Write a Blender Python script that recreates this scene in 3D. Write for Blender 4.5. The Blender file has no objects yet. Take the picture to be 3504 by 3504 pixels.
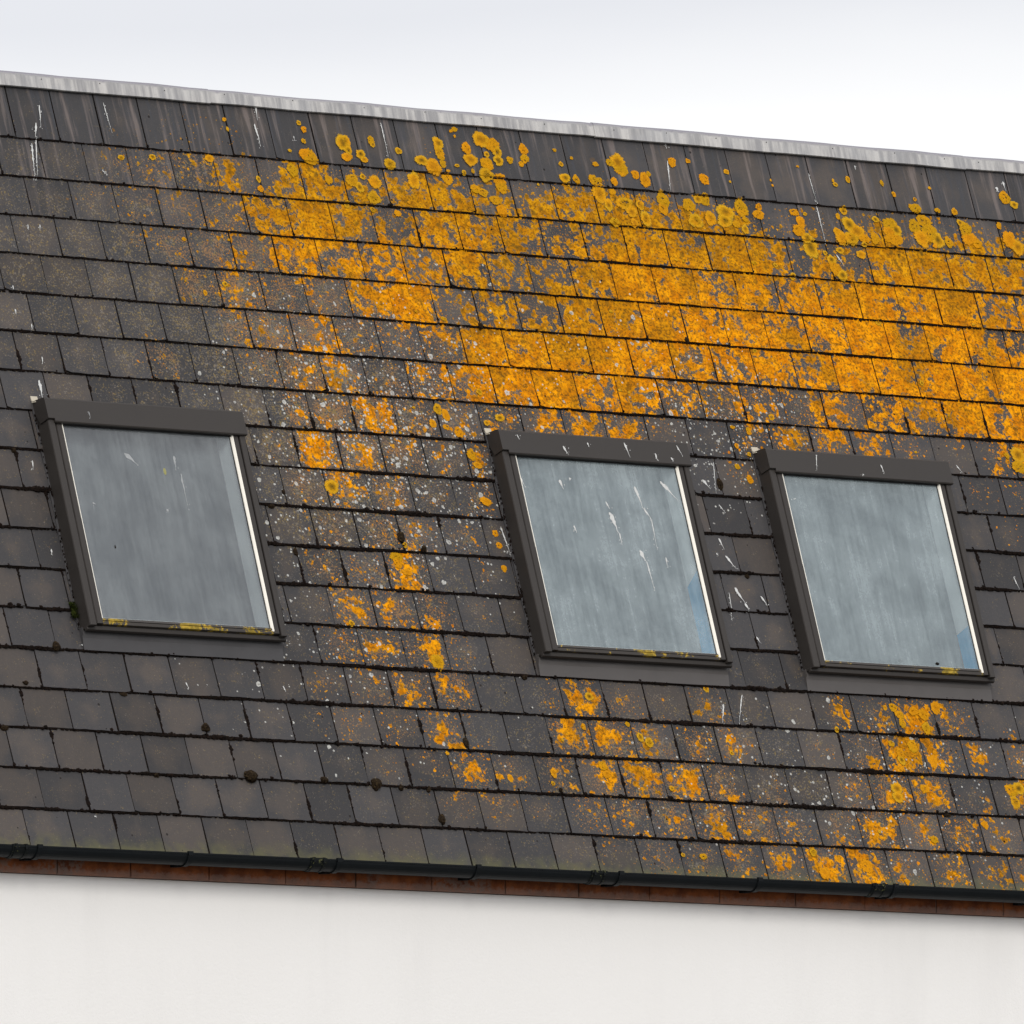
import bpy, math, random
import numpy as np
from mathutils import Matrix, Vector
R_ = math.radians
random.seed(7); rng = np.random.default_rng(11)
scene = bpy.context.scene

# ------------------------------------------------------------------ camera
cam_data = bpy.data.cameras.new("camera")
cam_data.sensor_width = 36.0
cam_data.lens = 471.57
cam_data.clip_start = 1.0
cam_data.clip_end = 3000.0
camera = bpy.data.objects.new("camera", cam_data)
scene.collection.objects.link(camera)
camera.matrix_world = Matrix((
    (0.79636104, -0.05249493, -0.60253910, -35.59033077),
    (-0.60479837, -0.07783544, -0.79256582, -50.61279970),
    (-0.00529321, 0.99558321, -0.09373396, -7.58026182),
    (0, 0, 0, 1)))
scene.camera = camera

# ------------------------------------------------------------------ world: thin bright overcast
SUN_EL, SUN_ROT = 36.0, 205.0
world = bpy.data.worlds.new("World"); scene.world = world
world.use_nodes = True
wt = world.node_tree; wt.nodes.clear()
def wn(t, **k):
    n = wt.nodes.new(t)
    for a, b in k.items(): setattr(n, a, b)
    return n
def wmath(op, a, b=None, c=None, clamp=False):
    n = wn('ShaderNodeMath', operation=op); n.use_clamp = clamp
    for i, v in enumerate((a, b, c)):
        if v is None: continue
        if isinstance(v, (int, float)): n.inputs[i].default_value = v
        else: wt.links.new(v, n.inputs[i])
    return n.outputs[0]
sky = wn('ShaderNodeTexSky', sky_type='NISHITA'); sky.sun_disc = False
sky.sun_elevation = R_(SUN_EL); sky.sun_rotation = R_(SUN_ROT)
sky.air_density = 1.0; sky.dust_density = 3.0
tc = wn('ShaderNodeTexCoord'); sep = wn('ShaderNodeSeparateXYZ')
wt.links.new(tc.outputs['Generated'], sep.inputs[0])
mp = wn('ShaderNodeMapping'); mp.inputs['Scale'].default_value = (9, 9, 30)
wt.links.new(tc.outputs['Generated'], mp.inputs[0])
cn = wn('ShaderNodeTexNoise'); cn.inputs['Scale'].default_value = 1.0; cn.inputs['Detail'].default_value = 5.0
cn.inputs['Roughness'].default_value = 0.45
wt.links.new(mp.outputs[0], cn.inputs['Vector'])
# a brighter break in the cloud low over the roof, greyer cloud above it
ht = wmath('MULTIPLY_ADD', sep.outputs[0], -0.045, sep.outputs[2])
ht = wmath('MULTIPLY_ADD', cn.outputs[0], 0.018, ht)
grey = wmath('MULTIPLY', wmath('SUBTRACT', ht, 0.1030), 1/0.0100, clamp=True)
grey = wmath('SMOOTH_MIN', grey, 1.0, 0.3)
ramp = wn('ShaderNodeValToRGB')
ramp.color_ramp.elements[0].position = 0.0; ramp.color_ramp.elements[0].color = (.94, .94, .945, 1)
ramp.color_ramp.elements[1].position = 1.0; ramp.color_ramp.elements[1].color = (0.735, 0.745, 0.785, 1)
wt.links.new(grey, ramp.inputs[0])
# overcast skies get brighter overhead
zen = wmath('MULTIPLY', wmath('SUBTRACT', sep.outputs[2], 0.15), 1.0, clamp=True)
gain = wmath('ADD', zen, 1.0)
vm = wn('ShaderNodeVectorMath', operation='SCALE')
wt.links.new(ramp.outputs[0], vm.inputs[0]); wt.links.new(gain, vm.inputs['Scale'])
sk = wn('ShaderNodeVectorMath', operation='SCALE'); sk.inputs['Scale'].default_value = 0.006
wt.links.new(sky.outputs[0], sk.inputs[0])
ad = wn('ShaderNodeVectorMath', operation='ADD')
wt.links.new(vm.outputs[0], ad.inputs[0]); wt.links.new(sk.outputs[0], ad.inputs[1])
bg = wn('ShaderNodeBackground'); bg.inputs['Strength'].default_value = 0.95
wo = wn('ShaderNodeOutputWorld')
wt.links.new(ad.outputs[0], bg.inputs[0]); wt.links.new(bg.outputs[0], wo.inputs[0])

# ------------------------------------------------------------------ sun behind the cloud
sd = bpy.data.lights.new("sun", 'SUN'); sd.energy = 1.5; sd.angle = R_(18); sd.color = (1.0, 0.965, 0.925)
so = bpy.data.objects.new("sun", sd); scene.collection.objects.link(so)
az = R_(SUN_ROT); el = R_(SUN_EL)
sdir = Vector((math.sin(az)*math.cos(el), math.cos(az)*math.cos(el), math.sin(el)))
so.rotation_euler = sdir.to_track_quat('Z', 'Y').to_euler()
so.location = (-20, -30, 30)

scene.view_settings.view_transform = 'Standard'
scene.view_settings.look = 'None'
scene.view_settings.exposure = 0.15
scene.view_settings.gamma = 1.0
scene.render.resolution_x = 1024; scene.render.resolution_y = 1024
scene.render.engine = 'CYCLES'
scene.cycles.transparent_max_bounces = 12

# ------------------------------------------------------------------ helpers
class G:
    """small node-graph builder"""
    def __init__(s, name):
        s.m = bpy.data.materials.new(name); s.m.use_nodes = True
        s.t = s.m.node_tree; s.t.nodes.clear()
        s.out = s.t.nodes.new('ShaderNodeOutputMaterial')
    def n(s, t, **k):
        o = s.t.nodes.new(t)
        for a, b in k.items(): setattr(o, a, b)
        return o
    def set(s, sock, v):
        if v is None: return
        if hasattr(v, 'is_linked') or hasattr(v, 'links'): s.t.links.new(v, sock)
        else:
            if isinstance(v, tuple) and len(v) == 3 and sock.type == 'RGBA': v = v + (1,)
            sock.default_value = v
    def math(s, op, a, b=None, c=None, clamp=False):
        o = s.n('ShaderNodeMath', operation=op); o.use_clamp = clamp
        for i, v in enumerate((a, b, c)): s.set(o.inputs[i], v)
        return o.outputs[0]
    def step(s, x, a, b):
        o = s.n('ShaderNodeMapRange', interpolation_type='SMOOTHSTEP')
        s.set(o.inputs['Value'], x); s.set(o.inputs['From Min'], a); s.set(o.inputs['From Max'], b)
        return o.outputs['Result']
    def lin(s, x, a, b, c=0., d=1.):
        o = s.n('ShaderNodeMapRange')
        for k, v in (('Value', x), ('From Min', a), ('From Max', b), ('To Min', c), ('To Max', d)): s.set(o.inputs[k], v)
        return o.outputs['Result']
    def mix(s, f, a, b, mode='MIX'):
        o = s.n('ShaderNodeMix', data_type='RGBA', blend_type=mode)
        s.set(o.inputs[0], f); s.set(o.inputs[6], a); s.set(o.inputs[7], b)
        return o.outputs[2]
    def pos(s):
        return s.n('ShaderNodeTexCoord').outputs['Object']
    def rpos(s):
        o = s.n('ShaderNodeObjectInfo'); c = s.n('ShaderNodeCombineXYZ'); s.set(c.inputs[0], s.math('MULTIPLY', o.outputs['Random'], 31.)); s.set(c.inputs[2], s.math('MULTIPLY', o.outputs['Random'], 7.))
        a = s.n('ShaderNodeVectorMath', operation='ADD'); s.set(a.inputs[0], s.pos()); s.set(a.inputs[1], c.outputs[0]); return a.outputs[0]
    def map(s, v, scale=(1, 1, 1), loc=(0, 0, 0)):
        o = s.n('ShaderNodeMapping'); s.set(o.inputs[0], v)
        o.inputs['Scale'].default_value = scale; o.inputs['Location'].default_value = loc
        return o.outputs[0]
    def noise(s, v, scale, detail=4., rough=.55, dist=0.):
        o = s.n('ShaderNodeTexNoise'); s.set(o.inputs['Vector'], v)
        o.inputs['Scale'].default_value = scale; o.inputs['Detail'].default_value = detail
        o.inputs['Roughness'].default_value = rough; o.inputs['Distortion'].default_value = dist
        return o
    def vor(s, v, scale, feature='F1', smooth=None):
        o = s.n('ShaderNodeTexVoronoi', feature=feature); s.set(o.inputs['Vector'], v)
        o.inputs['Scale'].default_value = scale
        return o
    def bsdf(s, col, rough=.7, spec=.5, normal=None, metal=0.):
        o = s.n('ShaderNodeBsdfPrincipled')
        s.set(o.inputs['Base Color'], col); s.set(o.inputs['Roughness'], rough)
        s.set(o.inputs['Specular IOR Level'], spec); s.set(o.inputs['Metallic'], metal)
        if normal is not None: s.set(o.inputs['Normal'], normal)
        return o
    def bump(s, h, strength=.3, dist=.01):
        o = s.n('ShaderNodeBump'); s.set(o.inputs['Height'], h)
        o.inputs['Strength'].default_value = strength; o.inputs['Distance'].default_value = dist
        return o.outputs[0]
    def attr(s, name):
        o = s.n('ShaderNodeAttribute'); o.attribute_name = name
        return o
    def done(s, b):
        s.t.links.new(b.outputs[0] if hasattr(b, 'outputs') else b, s.out.inputs[0]); return s.m

def simple(name, col, rough=.6, spec=.5, var=.15, scale=30., metal=0., bump=0.):
    g = G(name); p = g.pos()
    nz = g.noise(p, scale, 5).outputs[0]
    c = g.mix(nz, tuple(x*(1-var) for x in col), tuple(min(1, x*(1+var)) for x in col))
    nr = g.bump(nz, bump, .004) if bump else None
    return g.done(g.bsdf(c, rough, spec, nr, metal))

class MB:
    """collects raw geometry for ONE mesh object"""
    def __init__(s): s.v = []; s.f = []; s.mi = []
    def add(s, vs, fs, mat=0):
        b = len(s.v); s.v += [tuple(map(float, p)) for p in vs]
        s.f += [tuple(b+i for i in f) for f in fs]; s.mi += [mat]*len(fs)
    def box(s, x0, x1, y0, y1, z0, z1, mat=0):
        s.add([(x0,y0,z0),(x1,y0,z0),(x1,y1,z0),(x0,y1,z0),(x0,y0,z1),(x1,y0,z1),(x1,y1,z1),(x0,y1,z1)],
              [(0,3,2,1),(4,5,6,7),(0,1,5,4),(1,2,6,5),(2,3,7,6),(3,0,4,7)], mat)
    def prism(s, poly, a, b, axis, mat=0):
        """closed polygon extruded from a to b along axis ('x': poly is (y,z); 'y': poly is (x,z))"""
        n = len(poly)
        P = (lambda t, q: (t, q[0], q[1])) if axis == 'x' else (lambda t, q: (q[0], t, q[1]))
        vs = [P(a, q) for q in poly] + [P(b, q) for q in poly]
        fs = [(i, (i+1) % n, n+(i+1) % n, n+i) for i in range(n)] + [tuple(range(n))[::-1], tuple(range(n, 2*n))]
        s.add(vs, fs, mat)
    def build(s, name, mats, parent=None, mw=None, smooth=False, bevel=0.):
        me = bpy.data.meshes.new(name); me.from_pydata(s.v, [], s.f)
        for m in (mats if isinstance(mats, (list, tuple)) else [mats]): me.materials.append(m)
        me.polygons.foreach_set('material_index', s.mi)
        import bmesh
        bm = bmesh.new(); bm.from_mesh(me); bmesh.ops.recalc_face_normals(bm, faces=bm.faces); bm.to_mesh(me); bm.free()
        if smooth: me.polygons.foreach_set('use_smooth', [True]*len(me.polygons))
        o = bpy.data.objects.new(name, me); scene.collection.objects.link(o)
        if parent is not None: o.parent = parent
        if mw is not None: o.matrix_world = mw
        if bevel:
            b = o.modifiers.new('bevel', 'BEVEL'); b.width = bevel; b.segments = 2; b.limit_method = 'ANGLE'
        return o

def tag(o, label=None, cat=None, group=None, kind=None):
    for k, v in (('label', label), ('category', cat), ('group', group), ('kind', kind)):
        if v: o[k] = v
    return o

def ico(sub):
    import bmesh
    bm = bmesh.new(); bmesh.ops.create_icosphere(bm, subdivisions=sub, radius=1.0)
    v = np.array([q.co[:] for q in bm.verts]); f = np.array([[w.index for w in q.verts] for q in bm.faces]); bm.free()
    return v, f
ICO1, ICO2, ICO3 = ico(1), ico(2), ico(3)

# roof frame: x along the eaves, y up the slope, z out of the slates; pitch 71 degrees
PITCH = R_(71)
ROOF = Matrix.Rotation(PITCH, 4, 'X')
HU0, HU1 = -4.0, 9.25            # slated length
W_, GA = 0.25, 0.2               # slate width and gauge
SKYL = (-0.22, 2.396, 3.998)     # left edges of the three roof windows

ROS=[(2.087,-0.14,0.0165),(2.092,-0.119,0.0115),(2.167,-0.021,0.0247),(2.238,-0.096,0.0148),(1.932,-0.124,0.0247),(1.936,-0.078,0.0181),(1.917,-0.039,0.0206),(2.005,-0.06,0.0206),(2.019,-0.033,0.0148),(2.489,-0.157,0.0247),(2.483,-0.11,0.023),(2.486,-0.082,0.0148),(2.364,-0.055,0.0263),(2.425,-0.027,0.037),(2.488,-0.046,0.0148),(2.654,-0.142,0.023),(2.663,-0.082,0.0288),(2.757,-0.196,0.037),(2.815,-0.172,0.0329),(2.837,-0.137,0.023),(2.831,-0.09,0.023),(2.756,-0.066,0.0288),(2.736,-0.008,0.0313),(2.769,-0.118,0.0123),(2.902,-0.098,0.0148),(3.001,-0.163,0.0214),(2.995,-0.112,0.0197),(2.966,-0.081,0.0115),(2.815,0.013,0.028),(2.818,0.046,0.0288),(2.761,0.124,0.023),(2.784,0.178,0.0247),(2.696,0.087,0.0206),(3.213,-0.025,0.023),(3.281,-0.023,0.0165),(3.384,-0.029,0.0206),(3.422,-0.032,0.0115),(3.409,0.039,0.037),(3.518,-0.132,0.0181),(3.562,-0.136,0.037),(3.574,-0.099,0.0313),(3.513,-0.029,0.0165),(3.654,-0.077,0.0181),(3.706,-0.053,0.028),(3.737,-0.088,0.0099),(3.902,-0.163,0.0197),(3.794,0.044,0.0329),(3.782,0.092,0.0247),(3.549,0.081,0.0329),(3.644,0.083,0.0206),(3.657,0.157,0.0288),(3.58,0.186,0.0181),(3.448,0.097,0.023),(3.461,0.189,0.0206),(3.58,0.125,0.0247),(3.21,-0.1,0.0099),(3.423,-0.116,0.0115),(3.192,-0.173,0.0074),(3.284,-0.138,0.0066),(2.059,0.079,0.0288),(2.028,0.164,0.0288),(1.924,0.08,0.0288),(2.295,0.052,0.0329),(1.992,0.056,0.0123),(2.501,0.028,0.0247),(2.658,0.071,0.0206),(1.957,0.114,0.0206),(2.61,-0.24,0.0115),(2.586,-0.229,0.0074),(2.601,-0.202,0.0058),(2.571,-0.043,0.0082),(2.604,-0.008,0.0099),(2.66,-0.021,0.0082),(2.51,-0.01,0.0066),(4.076,-0.084,0.023),(4.003,-0.177,0.0099),(4.227,-0.136,0.0115),(4.235,-0.082,0.0049),(4.055,0.024,0.0247),(4.012,0.024,0.0197),(4.27,0.052,0.0354),(4.061,0.124,0.0288),(4.276,0.113,0.0115),(3.948,0.061,0.0288),(3.964,0.145,0.0329),(4.164,0.083,0.037),(4.146,0.131,0.0329),(4.26,0.17,0.0181),(4.213,0.145,0.0165),(4.382,0.039,0.0148),(4.368,0.082,0.023),(4.597,0.052,0.0181),(4.663,0.056,0.0082),(4.622,0.102,0.023),(4.598,0.151,0.0288),(4.636,0.19,0.023),(4.651,0.236,0.0411),(4.983,-0.151,0.0123),(4.896,-0.117,0.0099),(4.887,-0.138,0.0066),(5.195,-0.148,0.0099),(5.253,-0.091,0.0099),(5.366,-0.023,0.0247),(5.379,-0.072,0.0082),(5.506,-0.021,0.0115),(5.613,-0.022,0.0148),(5.962,-0.124,0.028),(6.011,-0.089,0.0181),(4.912,0.019,0.0181),(4.868,0.053,0.0115),(4.925,0.094,0.0329),(4.96,0.129,0.037),(5.0,0.164,0.023),(4.86,0.174,0.0329),(4.837,0.138,0.0165),(4.916,0.17,0.0329),(5.189,0.075,0.0329),(5.215,0.102,0.0288),(5.185,0.151,0.037),(5.173,0.114,0.0288),(5.102,0.053,0.0148),(5.067,0.16,0.023),(5.409,0.04,0.0313),(5.339,0.074,0.0288),(5.43,0.105,0.0411),(5.366,0.138,0.037),(5.465,0.141,0.0329),(5.533,0.147,0.0214),(5.663,0.07,0.0329),(5.672,0.117,0.0329),(5.715,0.142,0.0206),(5.886,0.03,0.0132),(5.931,0.108,0.037),(5.966,0.143,0.0329),(5.639,0.033,0.0148),(4.733,0.259,0.0099),(4.762,0.294,0.0206),(4.771,0.341,0.0288),(4.805,0.376,0.0247),(4.832,0.238,0.0165),(4.96,0.252,0.0206),(4.493,-0.11,0.0041),(4.496,-0.082,0.0049),(4.686,-0.2,0.0058),(5.492,-0.142,0.0066),(1.24,-0.185,0.0082),(1.246,-0.135,0.0074),(1.679,-0.201,0.0099),(1.7,-0.168,0.0123),(1.582,0.05,0.0263),(1.698,-0.023,0.0329),(1.68,-0.035,0.0288),(1.783,0.088,0.0181),(1.365,0.117,0.0115),(1.363,0.167,0.0132),(1.105,0.026,0.0181),(1.912,-0.113,0.0329),(0.587,0.061,0.0115),(1.682,-0.105,0.0099),(1.585,-0.047,0.0074),(1.407,1.692,0.0313),(2.278,1.478,0.0214),(2.299,1.531,0.0165),(2.228,1.367,0.0214),(2.301,1.717,0.0214),(2.317,1.879,0.0132),(2.322,1.942,0.0132),(1.804,2.563,0.0313),(2.086,1.33,0.0165),(2.137,1.25,0.0206),(2.177,1.279,0.0206),(2.161,1.344,0.0123),(1.7,2.031,0.023),(1.702,2.062,0.0206),(1.742,2.109,0.0165),(2.324,2.058,0.0132),(2.41,1.306,0.0115),(2.497,1.273,0.0181),(3.937,1.507,0.0165),(3.881,1.442,0.0115),(3.965,1.375,0.0082),(3.901,1.334,0.0099),(3.906,1.234,0.0082),(3.998,1.243,0.0099),(5.657,1.275,0.0345),(5.644,1.341,0.0296),(4.767,2.651,0.0247),(4.503,2.663,0.0181),(4.531,2.699,0.0181),(4.535,2.744,0.0181),(4.624,2.676,0.0206),(4.679,2.692,0.023),(4.676,2.765,0.023),(4.453,2.666,0.0099),(3.381,2.612,0.0165),(4.441,2.852,0.0132),(4.481,2.901,0.0206),(4.477,2.937,0.0181),(4.568,2.86,0.0247),(4.672,2.938,0.0247),(4.409,3.086,0.0263),(4.402,3.132,0.0247),(4.584,3.079,0.0206),(5.122,3.064,0.028),(5.169,3.053,0.028),(5.126,3.128,0.0247),(4.337,3.571,0.0115),(4.566,3.344,0.0165),(4.906,3.252,0.0165),(3.846,3.545,0.0247),(4.115,3.498,0.0288),(3.81,3.438,0.0165),(4.975,2.924,0.0132),(2.351,3.097,0.0165),(2.332,3.151,0.0082),(2.662,2.695,0.0181),(2.859,2.825,0.0099),(2.591,2.851,0.0115),(2.916,2.89,0.0165),(2.962,2.915,0.0197),(2.656,3.046,0.0197),(2.665,3.09,0.0165)]
DROP=[(0.174,-0.175,0.151,-0.055,0.0021),(0.13,-0.08,0.108,-0.002,0.0033),(0.085,0.027,0.055,0.219,0.0029),(0.117,-0.002,0.068,0.218,0.0016),(0.55,-0.218,0.56,-0.059,0.0012),(1.447,-0.279,1.437,-0.195,0.0025),(1.413,-0.175,1.418,-0.056,0.0033),(-0.156,1.248,-0.163,1.346,0.0053),(-0.116,1.129,-0.123,1.165,0.0025),(-0.138,0.965,-0.143,1.001,0.0021),(-0.211,0.894,-0.212,0.921,0.0021),(-0.199,0.777,-0.204,0.8,0.0016),(-0.036,0.451,-0.04,0.479,0.0016),(0.034,0.446,0.026,0.479,0.0016),(0.456,0.14,0.482,0.161,0.0016),(1.629,-0.127,1.628,-0.104,0.0016),(3.896,-0.301,3.887,-0.234,0.0029),(3.875,-0.168,3.845,0.008,0.0021),(2.173,-0.238,2.167,-0.057,0.0016),(5.93,-0.18,5.926,-0.154,0.0053),(5.977,-0.215,5.982,-0.163,0.0029),(5.05,-0.232,5.049,-0.208,0.0025),(4.741,-0.166,4.748,0.013,0.0012),(4.748,0.013,4.744,0.193,0.0021),(4.801,0.264,4.83,0.319,0.0021),(3.643,1.526,3.679,1.574,0.0033),(3.531,1.688,3.541,1.752,0.0049),(3.541,1.752,3.557,1.815,0.0021),(3.665,1.828,3.683,1.882,0.0029),(3.628,1.908,3.635,1.921,0.0041),(3.679,1.919,3.724,1.989,0.0041),(3.694,2.083,3.732,2.163,0.0058),(3.732,2.163,3.747,2.208,0.0033),(3.839,2.121,3.864,2.17,0.0037),(3.649,2.112,3.632,2.259,0.0012),(3.756,2.335,3.769,2.367,0.0029),(3.463,2.695,3.428,2.797,0.0029),(3.589,2.644,3.528,2.792,0.0021),(3.738,1.428,3.705,1.596,0.0012),(3.712,1.65,3.739,1.69,0.0016),(5.445,1.933,5.464,2.006,0.0016),(5.246,1.356,5.269,1.392,0.0016),(2.357,1.842,2.378,2.003,0.0025),(0.318,2.738,0.326,2.768,0.0025),(0.873,2.729,0.881,2.759,0.0025),(-0.355,3.428,-0.343,3.429,0.0025),(-0.291,1.66,-0.299,1.709,0.0021),(-0.29,2.106,-0.294,2.133,0.0021),(-0.23,2.578,-0.231,2.585,0.0033)]
COVD=[[(0.231,1.44,0.233,1.471,0.0021)],[(0.361,1.447,0.382,1.491,0.0044),(0.513,1.42,0.519,1.442,0.0029),(0.1,1.403,0.106,1.429,0.0022),(0.912,1.452,0.915,1.487,0.0044),(1.052,1.401,1.075,1.457,0.0019),(1.002,1.468,1.009,1.489,0.0038),(0.736,1.406,0.753,1.483,0.0032)],[(0.3,1.4,0.281,1.484,0.0016),(0.689,1.428,0.698,1.473,0.0025),(0.563,1.484,0.565,1.493,0.0025)]]
GLAD=[[(0.408,1.627,0.476,1.681,0.0049),(0.69,1.623,0.683,1.695,0.0029),(0.709,1.711,0.709,1.881,0.0016),(0.167,1.89,0.185,1.898,0.0029),(0.585,1.897,0.591,1.914,0.0029)],[(0.32,1.611,0.332,1.659,0.0038),(0.384,1.596,0.382,1.614,0.0022),(0.57,1.708,0.585,1.746,0.0025),(0.576,1.764,0.61,1.868,0.0057),(0.61,1.868,0.61,1.931,0.0019),(0.764,1.62,0.788,1.731,0.0032),(0.788,1.731,0.823,1.785,0.0019),(0.823,1.785,0.817,1.933,0.0013),(0.71,1.953,0.737,2.008,0.0057),(0.737,2.008,0.746,2.158,0.0016),(0.929,1.582,1.011,1.676,0.0038),(0.858,1.98,0.856,2.033,0.0016),(0.345,1.844,0.351,1.882,0.0025),(0.087,1.607,0.106,1.662,0.0016)],[(0.128,1.626,0.129,1.63,0.0021)]]
MC=[(2.498,0.799,0.0132,0.0165),(4.861,0.605,0.009,0.0123),(3.738,0.791,0.0107,0.0181),(-0.381,2.597,0.0214,0.023),(-0.385,1.613,0.014,0.0148),(1.117,1.738,0.0099,0.0132),(1.033,1.812,0.0165,0.0132),(1.116,2.038,0.0115,0.0197),(1.265,2.405,0.0181,0.0132),(-0.59,2.784,0.0165,0.0115),(-0.044,2.81,0.023,0.0115),(1.749,1.934,0.0206,0.028),(1.868,1.985,0.0148,0.0165),(2.306,2.612,0.0165,0.0148),(3.741,1.548,0.0165,0.0313),(3.788,2.019,0.014,0.0115),(3.752,2.402,0.0132,0.0115),(-0.759,3.009,0.0214,0.0165),(0.373,2.963,0.0197,0.0197),(0.043,3.206,0.0165,0.0148),(0.572,3.197,0.0378,0.028),(0.99,3.194,0.0197,0.0165),(0.513,3.007,0.023,0.0115),(1.29,3.201,0.0263,0.0296),(1.435,3.21,0.0165,0.0165),(1.595,3.21,0.0132,0.0165),(1.868,2.971,0.0148,0.028),(1.63,3.364,0.0165,0.0247),(2.367,3.184,0.0099,0.0115),(4.686,3.211,0.0197,0.0115),(4.62,2.413,0.0148,0.0082)]
MCL=['black moss blob in the orange lichen, in a joint above the middle window', 'small black moss speck high in the bright orange patch towards the right edge', 'dark moss lump at a slate foot right of centre in the orange lichen', "round brown moss ball just left of the leftmost roof window's lower corner", "dark moss knob on a joint left of the leftmost roof window's upper side", 'small moss bud on a joint right of the leftmost roof window, under orange rosette', "flat rusty moss lump beside the leftmost roof window's right side, on a course line", 'drop-shaped moss bud with a long stalk right of the leftmost roof window', "moss lump at the course end by the leftmost window's lower right corner", 'broken dark moss crumb lying mid-slate at the left edge below leftmost window', 'long low rusty moss strip on the course under the leftmost window', 'large drop-shaped brown moss ball between leftmost and middle windows', 'smaller round moss ball just right of the drop-shaped one between windows', "rusty moss lump at the middle window's lower left corner", 'tall oval brown moss ball between middle and rightmost windows, near their tops', 'flat moss lump on a course half way down between middle and rightmost windows', 'small moss lump on a course low between middle and rightmost windows', 'moss lump at the far left edge, three courses above the gutter', 'squarish moss clump on a joint left of centre, below the leftmost window', 'round moss lump on the second course line from the bottom, left of the biggest cushion', 'biggest brown moss cushion, low on the roof left of centre', 'moss lump just right of the biggest brown cushion, same course', 'long flat rusty moss lump on the course above the biggest cushion', 'large round moss ball low on the roof, between biggest cushion and centre', 'small rusty moss ball next right of the large round one', 'faint rusty moss bud, third along right of the large round one', "tall oval moss ball hanging on a joint below the middle window's left side", 'oval moss ball just above the gutter course, left of centre', "tiny reddish moss dot below the middle window's left corner", 'black moss lump on the lowest course line under the rightmost window', "small moss crumb on the rightmost window's bottom rail"]
OMAP=['000000001343345430002010132111110210010010110001100000111111', '111111012245565722574657898545687685576741442766564637777777', '111111123444333466897555568665655788778887366489988868888888', '111111111133537439865475876556567998887775589999999666666666', '111111112111528522437898356644778899987877899988887855555555', '111111111111114333433224588989897998765984689898998999999999', '111111111231111233521245679899779555555426644575887888888888', '111111111001111033356325354477767311134666665521217777777777', '000011000000002277663532500000000010230000000000223333333333', '000011000000001326344222500000000000000000000001122222222222', '000111000000000132234323000000000000000000000000111111111111', '000100000000000334376112000000000000000000000000000000000000', '000010000000000266545322000000000000000000000000000000000000', '000000000000001455548311000000000000000000000000111111111111', '011011011010003234435510037633213302001745876311111111111111', '011010110111112323244201176866334541122246863514444444444444', '011001100101001112236542332676563202112477651116666666666666', '001010010110111111122322135544557564123665654533333333333333', '100101001100100000000000112133334353767563663555555555555555']




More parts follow.
